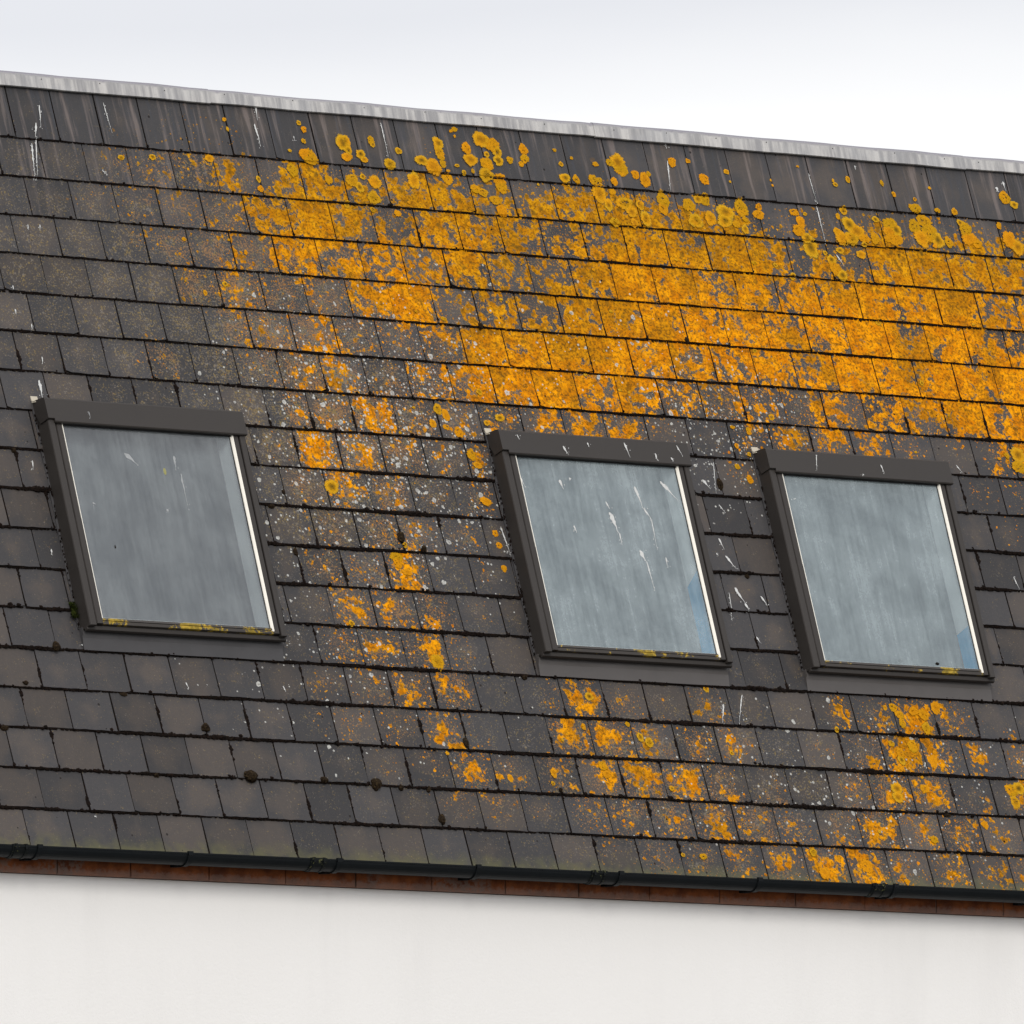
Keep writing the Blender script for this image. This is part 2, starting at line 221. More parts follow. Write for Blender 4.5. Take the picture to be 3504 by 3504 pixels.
# ------------------------------------------------------------------ materials
def mat_slate():
    g = G('weathered_slate'); p = g.pos()
    A1, A2, A3 = g.attr('lichen'), g.attr('tone'), g.attr('place')
    s1 = g.n('ShaderNodeSeparateColor'); g.t.links.new(A1.outputs['Color'], s1.inputs[0])
    s2 = g.n('ShaderNodeSeparateColor'); g.t.links.new(A2.outputs['Color'], s2.inputs[0])
    s3 = g.n('ShaderNodeSeparateColor'); g.t.links.new(A3.outputs['Color'], s3.inputs[0])
    O, S, W = s1.outputs[0], s1.outputs[1], s1.outputs[2]; ochre = A1.outputs['Alpha']
    tone, bright, off = s2.outputs[0], s2.outputs[1], s2.outputs[2]; streak = A2.outputs['Alpha']
    fx, fy, algae = s3.outputs[0], s3.outputs[1], s3.outputs[2]
    cz = g.n('ShaderNodeCombineXYZ'); g.set(cz.inputs[2], g.math('MULTIPLY', off, 9.0))
    fl = g.n('ShaderNodeVectorMath', operation='MULTIPLY'); g.set(fl.inputs[0], p); fl.inputs[1].default_value = (1, 1, 0)
    va = g.n('ShaderNodeVectorMath', operation='ADD'); g.set(va.inputs[0], fl.outputs[0]); g.set(va.inputs[1], cz.outputs[0])
    P = va.outputs[0]
    # distorted coordinates so that nothing is a clean circle
    dn = g.noise(P, 38, 3, .6)
    dv = g.n('ShaderNodeVectorMath', operation='MULTIPLY_ADD')
    g.set(dv.inputs[0], dn.outputs['Color']); dv.inputs[1].default_value = (.028, .028, 0); g.set(dv.inputs[2], P)
    Q = dv.outputs[0]
    # ---- bare slate
    m1 = g.noise(P, 7, 5, .6).outputs[0]; m2 = g.noise(P, 60, 5, .7).outputs[0]; m3 = g.noise(P, 260, 3, .7).outputs[0]
    cx = g.math('ABSOLUTE', g.math('SUBTRACT', fx, .5)); cy = g.math('ABSOLUTE', g.math('SUBTRACT', fy, .55))
    cen = g.math('SUBTRACT', .95, g.math('ADD', g.math('MULTIPLY', cx, 1.1), g.math('MULTIPLY', cy, 1.1)))
    brownf = g.math('ADD', g.math('MULTIPLY', cen, .8), g.math('ADD', g.math('MULTIPLY', tone, .9), g.math('MULTIPLY', g.math('SUBTRACT', m1, .5), 1.6)))
    brownf = g.step(brownf, .65, 1.25)
    base = g.mix(brownf, (.040, .0385, .040), (.066, .055, .048))
    base = g.mix(g.math('MULTIPLY', g.step(m2, .35, .75), .5), base, (.05, .046, .044))
    base = g.mix(g.math('MULTIPLY', g.step(m3, .5, .8), .35), base, (.115, .105, .09))
    br = g.n('ShaderNodeVectorMath', operation='SCALE'); g.set(br.inputs[0], base); g.set(br.inputs['Scale'], bright)
    base = br.outputs[0]
    # washed-down pale streaks below the ridge flashing
    st = g.noise(g.map(fl.outputs[0], (26, 1.6, 1)), 1.0, 4, .6).outputs[0]
    base = g.mix(g.math('MULTIPLY', g.step(st, .50, .68), g.math('MULTIPLY', streak, .65)), base, (.17, .138, .125))
    st2 = g.noise(g.map(fl.outputs[0], (40, 2.5, 1), (3, 1, 0)), 1.0, 3, .6).outputs[0]
    base = g.mix(g.math('MULTIPLY', g.step(st2, .52, .7), g.math('MULTIPLY', streak, .6)), base, (.045, .048, .056))
    # ---- algae at the eaves
    an = g.noise(P, 14, 5, .6).outputs[0]
    af = g.math('MULTIPLY', algae, g.step(g.math('ADD', an, g.math('MULTIPLY', algae, .45)), .55, .95))
    base = g.mix(g.math('MULTIPLY', af, .75), base, (.110, .105, .040))
    # ---- grey-tan granular crust
    gn = g.noise(P, 105, 3, .8).outputs[0]; gn2 = g.noise(P, 18, 4, .65).outputs[0]
    gf = g.math('ADD', g.math('ADD', g.math('MULTIPLY', S, .34), g.math('MULTIPLY', O, .16)), g.math('ADD', g.math('MULTIPLY', g.math('SUBTRACT', gn, .5), 1.7), g.math('MULTIPLY', g.math('SUBTRACT', gn2, .5), .55)))
    crust = g.math('MULTIPLY', g.step(gf, .29, .43), .66)
    hn0 = g.noise(P, 16, 3, .6).outputs[0]
    ctone = g.noise(P, 45, 2).outputs[0]
    crustc = g.mix(g.step(ctone, .4, .6), (.24, .165, .045), (.19, .165, .135))
    crustc = g.mix(g.math('MULTIPLY', g.step(O, .12, .35), g.math('MULTIPLY', g.step(hn0, .42, .58), .9)), crustc, (.33, .16, .045))
    base = g.mix(crust, base, crustc)
    # ---- orange lichen: fractal sheet + rounded lobes + small spots
    u1 = g.math('MULTIPLY_ADD', g.math('SUBTRACT', g.noise(P, 8.5, 9, .72, .6).outputs[0], .5), 2.6, .5)
    v1 = g.vor(Q, 17); v2 = g.vor(Q, 42); v3 = g.vor(P, 95)
    lobe = g.math('SUBTRACT', 1.0, g.math('MULTIPLY', v1.outputs['Distance'], 1.55))
    lobe2 = g.math('SUBTRACT', 1.0, g.math('MULTIPLY', v2.outputs['Distance'], 1.5))
    fld = g.math('ADD', g.math('MULTIPLY', u1, .50), g.math('ADD', g.math('MULTIPLY', lobe, .28), g.math('MULTIPLY', lobe2, .22)))
    fine = g.noise(P, 85, 5, .75).outputs[0]
    fld = g.math('ADD', fld, g.math('MULTIPLY', g.math('SUBTRACT', fine, .5), .42))
    thr = g.math('SUBTRACT', .80, g.math('MULTIPLY_ADD', g.math('SUBTRACT', g.noise(P, 3.6, 3, .5).outputs[0], .5), .45, g.math('MULTIPLY', O, .69)))
    ex = g.math('SUBTRACT', fld, thr)
    mA = g.step(ex, -.02, .045)
    # spots
    def spots(v, dens, rmin, rmax):
        sc = g.n('ShaderNodeSeparateColor'); g.t.links.new(v.outputs['Color'], sc.inputs[0])
        on = g.math('LESS_THAN', sc.outputs[0], dens)
        rad = g.lin(sc.outputs[1], 0, 1, rmin, rmax)
        dd = g.math('DIVIDE', v.outputs['Distance'], rad)
        return g.math('MULTIPLY', on, g.math('SUBTRACT', 1.0, g.step(dd, .8, 1.0))), dd
    mB, dB = spots(v2, g.math('MULTIPLY_ADD', O, .8, -.10), .16, .46)
    mC, dC = spots(v3, g.math('MULTIPLY_ADD', O, .9, -.10), .12, .45)
    mask = g.math('MAXIMUM', mA, g.math('MAXIMUM', g.math('MULTIPLY', mB, .95), g.math('MULTIPLY', mC, .8)))
    mask = g.math('MULTIPLY', mask, g.step(O, .08, .22))
    hn = g.noise(P, 12, 4, .6).outputs[0]; kn = g.noise(P, 70, 4, .7).outputs[0]
    col = g.mix(g.step(hn, .38, .62), (.58, .175, .001), (.80, .30, .002))
    col = g.mix(g.math('MULTIPLY', g.step(ochre, .05, 1.), .85), col, g.mix(g.step(hn, .4, .65), (.38, .155, .002), (.52, .25, .004)))
    pn = g.noise(P, 26, 5, .7, .4).outputs[0]
    col = g.mix(g.math('MULTIPLY', g.step(pn, .48, .64), .75), col, (.25, .105, .007))
    col = g.mix(g.math('MULTIPLY', g.step(kn, .46, .62), .78), col, (.10, .045, .006))
    col = g.mix(g.math('MULTIPLY', g.step(fine, .52, .72), .55), col, (.22, .11, .02))
    col = g.mix(g.math('MULTIPLY', g.step(pn, .50, .32), .35), col, (.82, .40, .008))
    zn = g.noise(P, 3.1, 5, .6, .5).outputs[0]
    col = g.mix(g.math('MULTIPLY', g.step(zn, .50, .62), .6), col, g.mix(g.step(kn, .4, .6), (.36, .15, .003), (.13, .06, .006)))
    # thicker middles of the rosettes go brown, fresh rims stay yellow
    col = g.mix(g.math('MULTIPLY', g.step(lobe, .50, .85), g.math('MULTIPLY_ADD', g.step(ochre, .1, .8), .5, .25)), col, (.12, .068, .010))
    rim = g.math('MULTIPLY', g.step(ex, -.02, .015), g.math('SUBTRACT', 1., g.step(ex, .02, .07)))
    col = g.mix(g.math('MULTIPLY', rim, .35), col, (.60, .33, .02))
    base = g.mix(mask, base, col)
    # ---- white and grey round crusts
    v4 = g.vor(Q, 24); v5 = g.vor(P, 55)
    mD, dD = spots(v4, g.math('MULTIPLY_ADD', W, .75, -.10), .12, .36)
    mE, dE = spots(v5, g.math('MULTIPLY_ADD', W, .85, -.11), .12, .40)
    wcol = g.mix(g.step(kn, .4, .65), (.50, .50, .46), (.26, .25, .23))
    wcol = g.mix(g.math('MULTIPLY', g.math('SUBTRACT', 1., g.step(dD, .1, .5)), .6), wcol, (.12, .11, .10))
    base = g.mix(g.math('MULTIPLY', g.math('MAXIMUM', mD, mE), .85), base, wcol)
    # ---- dark specks of moss
    v6 = g.vor(P, 30); mF, dF = spots(v6, .035, .10, .22)
    base = g.mix(mF, base, (.012, .009, .008))
    hgt = g.math('ADD', g.math('MULTIPLY', m2, .5), g.math('ADD', g.math('MULTIPLY', mask, .8), g.math('MULTIPLY', fine, .6)))
    rough = g.lin(mask, 0, 1, .62, .9)
    return g.done(g.bsdf(base, rough, g.lin(mask, 0, 1, .20, .04), g.bump(hgt, .35, .003)))

def mat_rosette():
    g = G('lichen_rosette'); p = g.pos()
    r = g.attr('radial').outputs['Fac']
    n1 = g.noise(p, 60, 5, .7).outputs[0]; n2 = g.noise(p, 9, 3).outputs[0]; n3 = g.noise(p, 180, 3, .7).outputs[0]
    rr = g.math('ADD', r, g.math('MULTIPLY', g.math('SUBTRACT', n1, .5), .55))
    cr = g.n('ShaderNodeValToRGB'); g.set(cr.inputs[0], rr)
    e = cr.color_ramp.elements
    e[0].position = 0.0; e[0].color = (.07, .045, .008, 1)
    e[1].position = .30; e[1].color = (.24, .125, .006, 1)
    for q, c in ((.52, (.46, .23, .006)), (.74, (.56, .30, .010)), (.88, (.46, .27, .018)), (.985, (.30, .19, .03))):
        k = e.new(q); k.color = c + (1,)
    tt = g.attr('tone'); ss = g.n('ShaderNodeSeparateColor'); g.t.links.new(tt.outputs['Color'], ss.inputs[0])
    flat = g.mix(n1, (.34, .17, .004), (.52, .27, .006))
    c = g.mix(g.step(ss.outputs[1], .25, .75), cr.outputs[0], flat)
    c = g.mix(g.math('MULTIPLY', g.step(ss.outputs[0], .45, 1.), .8), c, g.mix(n1, (.42, .15, .003), (.70, .27, .004)))
    c = g.mix(g.math('MULTIPLY', g.step(n2, .50, .66), .5), c, (.66, .26, .004))
    c = g.mix(g.math('MULTIPLY', g.step(n3, .46, .70), .6), c, (.13, .07, .008))
    # the rim of each colony is lobed and broken, some centres have died away
    n5 = g.noise(p, 110, 4, .7).outputs[0]
    e1 = g.step(g.math('ADD', r, g.math('MULTIPLY', g.math('SUBTRACT', n5, .5), 1.1)), .93, 1.0)
    n6 = g.noise(p, 75, 4, .7).outputs[0]
    hole = g.math('MULTIPLY', g.step(n6, .56, .60), g.math('SUBTRACT', 1., g.step(r, .35, .75)))
    hole = g.math('MULTIPLY', hole, g.step(ss.outputs[1], .15, .4))
    tr = g.n('ShaderNodeBsdfTransparent'); mx = g.n('ShaderNodeMixShader'); g.set(mx.inputs[0], g.math('MAXIMUM', e1, hole))
    bs = g.bsdf(c, .9, .05, g.bump(n1, .6, .004))
    g.t.links.new(bs.outputs[0], mx.inputs[1]); g.t.links.new(tr.outputs[0], mx.inputs[2])
    return g.done(mx)

def mat_moss(name, dark, light):
    g = G(name); p = g.pos(); n1 = g.noise(p, 90, 5, .7).outputs[0]; n2 = g.noise(p, 6, 3).outputs[0]
    c = g.mix(g.step(n1, .45, .75), dark, light)
    c = g.mix(g.math('MULTIPLY', g.step(n2, .5, .7), .5), c, tuple(x*.5 for x in dark))
    return g.done(g.bsdf(c, 1., .05, g.bump(n1, .8, .006)))

def mat_glass(name, blue, seed, dirt):
    """dirty double glazing: a film of grime over see-through reflecting glass"""
    g = G(name); p = g.map(g.pos(), (1, 1, 1), (seed, seed*.7, 0))
    st = g.noise(g.map(p, (9, 1.1, 1)), 1., 6, .62).outputs[0]
    st2 = g.noise(g.map(p, (42, 2.4, 1)), 1., 4, .6).outputs[0]
    big = g.noise(p, 4.2, 6, .62).outputs[0]; gr = g.noise(p, 55, 4, .7).outputs[0]; sp = g.noise(p, 190, 2, .8).outputs[0]
    f = g.math('ADD', g.math('MULTIPLY', g.math('SUBTRACT', st, .5), .6), g.math('ADD', g.math('MULTIPLY', g.math('SUBTRACT', st2, .5), .55), g.math('MULTIPLY', g.math('SUBTRACT', big, .5), 1.0)))
    f = g.math('ADD', f, g.math('MULTIPLY', g.math('SUBTRACT', gr, .5), .35))
    lo, hi = blue
    col = g.mix(g.step(f, -.35, .38), lo, hi)
    col = g.mix(g.math('MULTIPLY', g.step(sp, .70, .80), .5), col, (.4, .4, .38))
    film = g.math('ADD', dirt, g.math('MULTIPLY', f, .16), clamp=True)
    d = g.n('ShaderNodeBsdfDiffuse'); g.set(d.inputs[0], col)
    tr = g.n('ShaderNodeBsdfTransparent'); tr.inputs[0].default_value = (.86, .92, .93, 1)
    m1 = g.n('ShaderNodeMixShader'); g.set(m1.inputs[0], film)
    g.t.links.new(tr.outputs[0], m1.inputs[1]); g.t.links.new(d.outputs[0], m1.inputs[2])
    gl = g.n('ShaderNodeBsdfGlossy'); gl.inputs['Roughness'].default_value = .08
    lw = g.n('ShaderNodeFresnel'); lw.inputs[0].default_value = 1.45
    m2 = g.n('ShaderNodeMixShader'); g.set(m2.inputs[0], lw.outputs[0])
    g.t.links.new(m1.outputs[0], m2.inputs[1]); g.t.links.new(gl.outputs[0], m2.inputs[2])
    return g.done(m2)

def mat_cladding():
    g = G('brown_grey_cladding'); p = g.rpos()
    n1 = g.noise(p, 5, 4).outputs[0]; n2 = g.noise(p, 120, 4, .7).outputs[0]
    c = g.mix(n1, (.030, .026, .023), (.042, .037, .033))
    c = g.mix(g.math('MULTIPLY', g.step(n2, .62, .78), .35), c, (.13, .12, .10))
    return g.done(g.bsdf(c, g.lin(n1, .3, .7, .42, .6), .22))

def mat_rail():
    """bottom rail: cladding with small patches of yellow lichen"""
    g = G('lichened_bottom_rail'); p = g.rpos()
    n1 = g.noise(p, 6, 3).outputs[0]; n2 = g.noise(p, 40, 4, .7).outputs[0]
    c = g.mix(n1, (.035, .031, .027), (.060, .053, .047))
    f = g.math('ADD', g.math('MULTIPLY', g.math('SUBTRACT', n1, .5), 1.8), g.math('SUBTRACT', n2, .5))
    c = g.mix(g.step(f, .10, .20), c, g.mix(g.step(n2, .5, .62), (.20, .14, .01), (.42, .28, .03)))
    return g.done(g.bsdf(c, .6, .3))

def mat_zinc():
    g = G('weathered_lead'); p = g.pos()
    a = g.noise(g.map(p, (22, 2.2, 2)), 1., 5, .65).outputs[0]; b = g.noise(p, 3.2, 4).outputs[0]; c3 = g.noise(p, 110, 4, .7).outputs[0]
    c = g.mix(g.step(a, .36, .66), (.25, .245, .245), (.47, .455, .43))
    c = g.mix(g.math('MULTIPLY', g.step(b, .45, .7), .3), c, (.34, .35, .36))
    c = g.mix(g.math('MULTIPLY', g.step(c3, .55, .75), .35), c, (.17, .16, .16))
    sx = g.n('ShaderNodeSeparateXYZ'); g.set(sx.inputs[0], p)
    # top roll darkened to purple: a lens colour fringe put into the colour
    t = g.math('ADD', sx.outputs[1], g.math('MULTIPLY', g.math('SUBTRACT', a, .5), .05))
    c = g.mix(g.math('MULTIPLY', g.step(t, .312, .330), .75), c, (.135, .125, .16))
    return g.done(g.bsdf(c, .6, .4, g.bump(b, .3, .02)))

def mat_render():
    g = G('white_render'); p = g.pos()
    a = g.noise(p, .8, 4).outputs[0]; b = g.noise(p, 90, 5, .7).outputs[0]
    st = g.noise(g.map(p, (3.0, 1, .35)), 1., 5, .6).outputs[0]
    c = g.mix(a, (.79, .775, .745), (.845, .832, .805))
    c = g.mix(g.math('MULTIPLY', g.step(st, .48, .75), .35), c, (.73, .715, .69))
    v = g.vor(g.map(p, (1, 1, .45)), 2.6); sc = g.n('ShaderNodeSeparateColor'); g.t.links.new(v.outputs['Color'], sc.inputs[0])
    nz = g.noise(p, 46, 3, .6).outputs[0]
    dd = g.math('ADD', v.outputs['Distance'], g.math('MULTIPLY', g.math('SUBTRACT', nz, .5), .10))
    mk = g.math('MULTIPLY', g.math('LESS_THAN', sc.outputs[0], .22), g.math('SUBTRACT', 1., g.step(dd, .012, .03)))
    c = g.mix(g.math('MULTIPLY', mk, .5), c, (.33, .31, .28))
    return g.done(g.bsdf(c, .9, .2, g.bump(b, .3, .005)))

def mat_brick():
    g = G('terracotta_course'); p = g.pos()
    a = g.noise(p, 9, 5, .65).outputs[0]; b = g.noise(p, 45, 5, .7).outputs[0]; big = g.noise(g.map(p, (1.6, 1, 1)), 1., 2).outputs[0]
    c = g.mix(g.step(a, .35, .65), (.10, .030, .012), (.24, .070, .020))
    sx = g.n('ShaderNodeSeparateXYZ'); g.set(sx.inputs[0], p)
    low = g.step(g.math('ADD', sx.outputs[2], g.math('MULTIPLY', g.math('SUBTRACT', b, .5), -.06)), -3.470, -3.497)
    c = g.mix(g.math('MULTIPLY', low, .45), c, (.26, .19, .16))
    patch = g.math('MULTIPLY', g.step(big, .56, .60), g.step(b, .40, .60))
    c = g.mix(g.math('MULTIPLY', patch, .6), c, (.18, .14, .12))
    c = g.mix(g.math('MULTIPLY', g.step(b, .55, .75), .4), c, (.07, .035, .02))
    return g.done(g.bsdf(c, .9, .2, g.bump(b, .5, .006)))

M_SLATE, M_ROS = mat_slate(), mat_rosette()
M_DROP = simple('dried_bird_lime', (.52, .52, .50), .85, .2, .15, 60)
M_DROPF = simple('faint_bird_lime', (.30, .31, .31), .85, .2, .2, 60)
M_MOSS = mat_moss('dark_moss', (.008, .006, .005), (.024, .013, .009))
M_CUSH = mat_moss('brown_moss', (.016, .011, .007), (.060, .040, .018))
M_TUFT = mat_moss('green_moss', (.020, .028, .006), (.075, .085, .018))
M_CLAD, M_RAIL, M_ZINC, M_WALL, M_BRICK = mat_cladding(), mat_rail(), mat_zinc(), mat_render(), mat_brick()
M_DARK = simple('black_underlay', (.012, .011, .011), .95, .1)
M_GUT = simple('black_plastic', (.0045, .006, .007), .5, .14, .3, 14)
M_SEAL = simple('rubber_seal', (.012, .012, .012), .6, .3)
g = G('clear_glass'); tr = g.n('ShaderNodeBsdfTransparent'); tr.inputs[0].default_value = (.97, .98, .98, 1); M_CLEAR = g.done(tr)
M_BEAD = simple('cream_seal_lit_lip', (.86, .82, .72), .35, .5, .06, 20)
M_APRON = simple('brown_grey_flashing', (.070, .063, .059), .5, .4, .18, 7)
M_FLASH = simple('side_flashing', (.050, .048, .049), .55, .35, .25, 9)
M_LINE = simple('white_window_lining', (.95, .96, .97), .7, .3, .05, 8)
M_BLUE = simple('sky_reflection_lining', (.02, .50, .95), .7, .3, .06, 8)  # sky reflection put into the lining's colour
M_BLIND = simple('grey_blind', (.11, .115, .12), .9, .1, .10, 4)

# ------------------------------------------------------------------ ground
g = G('tarmac'); p = g.pos()
M_GROUND = g.done(g.bsdf(g.mix(g.noise(p, .4, 6, .6).outputs[0], (.10, .10, .095), (.17, .165, .155)), .95, .2))
GZ = -9.18
mb = MB(); mb.add([(-900, -900, GZ), (900, -900, GZ), (900, 900, GZ), (-900, 900, GZ)], [(0, 1, 2, 3)])
tag(mb.build('ground', M_GROUND), kind='structure')

# ------------------------------------------------------------------ the building
building = bpy.data.objects.new('building', None); scene.collection.objects.link(building)
building.location = (2.5, 3.0, GZ)
tag(building, 'white rendered building with steep dark slate roof, three roof windows and orange lichen', 'building')
bpy.context.view_layer.update()
def bchild(mb_, name, mats, mw=Matrix.Identity(4), parent=building, **k):
    o = mb_.build(name, mats, None, None, **k)
    o.parent = parent; o.matrix_parent_inverse = parent.matrix_world.inverted(); o.matrix_world = mw
    bpy.context.view_layer.update()
    return o

# slates ------------------------------------------------------------
def omap(n, k):
    """cover of orange lichen at column n (slate widths) and row k"""
    j = min(max(int(math.floor(k+1)) if k > -1.3 else 0, 0), 18)
    x = (n+3)*2-.5
    i = int(math.floor(x)); t = x-i
    g_ = lambda q: int(OMAP[j][min(max(q, 0), 59)])/9.
    val = g_(i)*(1-t)+g_(i+1)*t
    if n > 26: val *= max(0, 1-(n-26)/6)
    return val
def gauss(u, v, u0, v0, su, sv): return math.exp(-((u-u0)/su)**2-((v-v0)/sv)**2)
def wmap(u, v):
    return min(1, .95*gauss(u, v, 1.75, 1.35, .7, .55)+.75*gauss(u, v, 3.85, 1.3, .45, .35)+.35*gauss(u, v, 1.2, 2.3, .9, .8)
               + .35*gauss(u, v, 4.2, 3.1, 1.6, .5)+.22*gauss(u, v, 3.0, .9, 1.4, .5)+.04)
def smap(u, v):
    return min(1, .20+.48*gauss(u, v, .3, .65, 1.5, .75)+.6*gauss(u, v, 1.5, 1.6, .9, 1.0)+.45*gauss(u, v, 3.4, 3.1, 1.8, .6)+.25*gauss(u, v, 4.0, 1.0, 1.5, .5))

verts, faces, mats, A1, A2, A3, RAD = [], [], [], [], [], [], []
NX, NY = 8, 7
holes = [(s, s+1.18) for s in SKYL]
hidden_joint = []
def slate(u0, u1, vt, vb, row, ntrue):
    """one slate: head at vt (tucked under the row above), tail at vb"""
    b = len(verts)
    tn = random.random(); brt = random.uniform(.78, 1.20); off = random.random() if row > 5 else random.choice((0, 0, 0, .03))
    dt = random.uniform(-.0016, .0016); rot = random.uniform(-.010, .010); hh = random.uniform(-.002, .001) if row < 3 else random.uniform(-.002, .004)
    ch = random.random(); chip = (0 if ch < .10 else (1 if ch < .2 else None)); cs = random.uniform(.004, .011)
    dj = random.uniform(-.05, .05); ru = random.random()
    for iy in range(NY+1):
        for ix in range(NX+1):
            fx = ix/NX; fy = iy/NY
            u = u0+(u1-u0)*fx; v = vt+(vb-vt)*fy
            if iy == NY:   # slightly nibbled tail
                v += random.uniform(-.0018, .0018)-(cs if chip is not None and abs(fx-chip) < .01 else 0)
            v += dt*fy + rot*(fx-.5)*.25*fy
            h = (.0005+(.0105+hh)*fy) + .0012*math.sin(fx*3.1+ru*6)*fy
            verts.append((u, -v, h))
            n = u/W_; k = v/GA
            kk = -1.0-.01 if row == 0 and v < 0 else (row-1)+min(max((v-(row-1)*GA)/GA, 0), .98)
            o = omap(n, kk if row else -1.2)
            if row > 0:      # neighbouring courses run into one another
                o2 = omap(n, row-2+.5) if fy < .5 else omap(n, row+.5 if row < 18 else 17.5)
                if not (row == 1 and fy < .5): o += (o2-o)*abs(fy-.5)*.9
            kb = min(1, max(0, (u-.5)/.9))*min(1, max(0, (1.5-v)/.3))
            if kb > 0 and o > .02: o += kb*(o**.78-o)
            o *= 1-.45*min(1, max(0, (1.5-u)/1.1))*min(1, max(0, (1.0-v)/.4))
            if row == 1 and u > 1.8: o *= .35+.75*min(1, fy*1.3)*(.75 if u > 4 else 1)
            if row == 0: o *= (.30+.5*fy) * .8
            edge = min(fx, 1-fx)
            if row >= 7:
                o = o*(.72+.42*math.exp(-((fx-.5)/.42)**2-((fy-.62)/.42)**2)) if o > .05 else o
                o *= .55+.45*min(1, edge/.12)
            if row >= 1: o += dj*(1 if o > .15 else .15)
            S = smap(u, v)*(.75+.4*math.exp(-((fx-.5)/.38)**2-((fy-.6)/.35)**2))
            W = wmap(u, v)
            if row <= 2: W *= .25; 
            if row == 0: S *= .35
            och = 1.0 if v < .15 else (max(0., 1-(v-.15)/.55) if v < .7 else (.35 if v > 2.4 else 0.))
            if u < 1.4 and v < 1.1: och = max(och, .8*min(1, (1.4-u)/.8+.2))
            och = min(1, max(och, .85*gauss(u, v, 2.85, .58, .75, .42)))
            A1.append((max(o, 0), min(S, 1), W, och))
            st = 1.0 if row == 0 else (.75 if row == 1 else (.25 if row == 2 else .04))
            A2.append((tn, brt, off, st))
            alg = max(0, (v-3.485)/.115)*.85 if row == 18 else 0.
            A3.append((fx, fy, alg, 0)); RAD.append(0)
    n1 = NX+1
    for iy in range(NY):
        for ix in range(NX):
            a = b+iy*n1+ix
            faces.append((a, a+n1, a+n1+1, a+1)); mats.append(0)
    # tail and side thickness
    for seq in ([b+NY*n1+i for i in range(n1)], [b+i*n1 for i in range(NY+1)][::-1], [b+i*n1+NX for i in range(NY+1)]):
        # skirt
        s0 = len(verts)
        for q in seq:
            x, y, z = verts[q]; verts.append((x, y, z-.0065)); A1.append((0, 0, 0, 0)); A2.append((.5, .4, 0, 0)); A3.append((.5, .5, 0, 0)); RAD.append(0)
        for i in range(len(seq)-1):
            faces.append((seq[i], s0+i, s0+i+1, seq[i+1])); mats.append(0)

joints = []      # vertical joints (u, v0, v1, row)
for row in range(19):
    vb = row*GA; vt = vb-GA-.03
    if row == 0: vt = -.31
    half = 0 if row % 2 == 0 else .5
    n = math.floor(HU0/W_)
    while (n+half)*W_ < HU1:
        u0 = (n+half)*W_+.0034+random.uniform(-.0015, .0015); u1 = (n+half+1)*W_-.0034+random.uniform(-.0012, .0012)
        pieces = [(u0, u1)]
        if 8 <= row <= 13:
            for (a, c) in holes:
                a_ = a+.002; c_ = c+.002 if row < 13 else c-.05
                new = []
                for (x0, x1) in pieces:
                    if x1 <= a_ or x0 >= c_: new.append((x0, x1)); continue
                    if x0 < a_-.012: new.append((x0, a_))
                    if x1 > c_+.012: new.append((c_, x1))
                pieces = new
        for (x0, x1) in pieces:
            slate(x0, x1, vt, vb, row, n)
            if abs(x0-u0) < 1e-6: joints.append((u0-.002, max(vb-GA, -.27), vb, row))
        n += 1

# rosettes of lichen: thin irregular discs growing on the slates
def surf_h(v):
    k = v/GA; f = k-math.floor(k)
    if v < 0: f = (v+.27)/.27
    return .0010+.0105*min(max(f, 0), 1)
def rosette(u, v, r, seed):
    rg = np.random.default_rng(seed)
    nr, na = 6, 42
    b = len(verts); ph = rg.uniform(0, 6.28, 5); am = rg.uniform(.01, .10, 5)/np.array([1, 1.2, 1.5, 2, 2.5])
    ex = rg.uniform(.80, 1.15); hue = rg.uniform(0, 1); core = rg.uniform(0, 1); p9 = rg.uniform(0, 6.28, 4)
    h0 = surf_h(v)+.0012+rg.uniform(0, .0016)
    base_r = (v-(math.floor(v/GA)))*0
    def P(fr, a):
        rad = r*fr*(1+(sum(am[i]*math.sin((i+2)*a+ph[i]) for i in range(5))+sum(.028*math.sin((9+3*i)*a+p9[i]) for i in range(4)))*fr)
        du, dv_ = rad*math.cos(a)/ex, rad*math.sin(a)*ex
        vv = v+dv_
        hh = surf_h(vv); 
        return (u+du, -vv, max(hh, surf_h(v)-.004)+.0032+.0018*(1-fr**3)+.0006*math.sin(7*a+ph[0])*fr)
    verts.append(P(0, 0)); A1.append((0,)*4); A2.append((hue, core, 0, 0)); A3.append((0,)*4); RAD.append(rg.uniform(.05, .5) if r < .012 else 0)
    r0 = .5 if r < .012 else .0
    for i in range(1, nr+1):
        for j in range(na):
            a = 2*math.pi*j/na
            verts.append(P(i/nr, a)); A1.append((0,)*4); A2.append((hue, core, 0, 0)); A3.append((0,)*4); RAD.append(r0+(1-r0)*i/nr)
    for j in range(na):
        faces.append((b, b+1+j, b+1+(j+1) % na)); mats.append(1)
        for i in range(nr-1):
            p0 = b+1+i*na
            faces.append((p0+j, p0+na+j, p0+na+(j+1) % na, p0+(j+1) % na)); mats.append(1)
for i, (u, v, r) in enumerate(ROS):
    rosette(u, v, r*1.26+.002, i)
# a scatter of small young ones round the edge of the growth
for i in range(520):
    u = random.uniform(-.9, 5.6); v = random.uniform(-.12, 3.5)
    o = omap(u/W_, v/GA)
    if o > .25 and random.random() < o*.9 and not any(a-.06 < u < c and 1.3 < v < 2.6 for a, c in holes):
        rosette(u, v, random.choice((.006, .008, .010, .013, .017))*random.uniform(.8, 1.2), 1000+i)
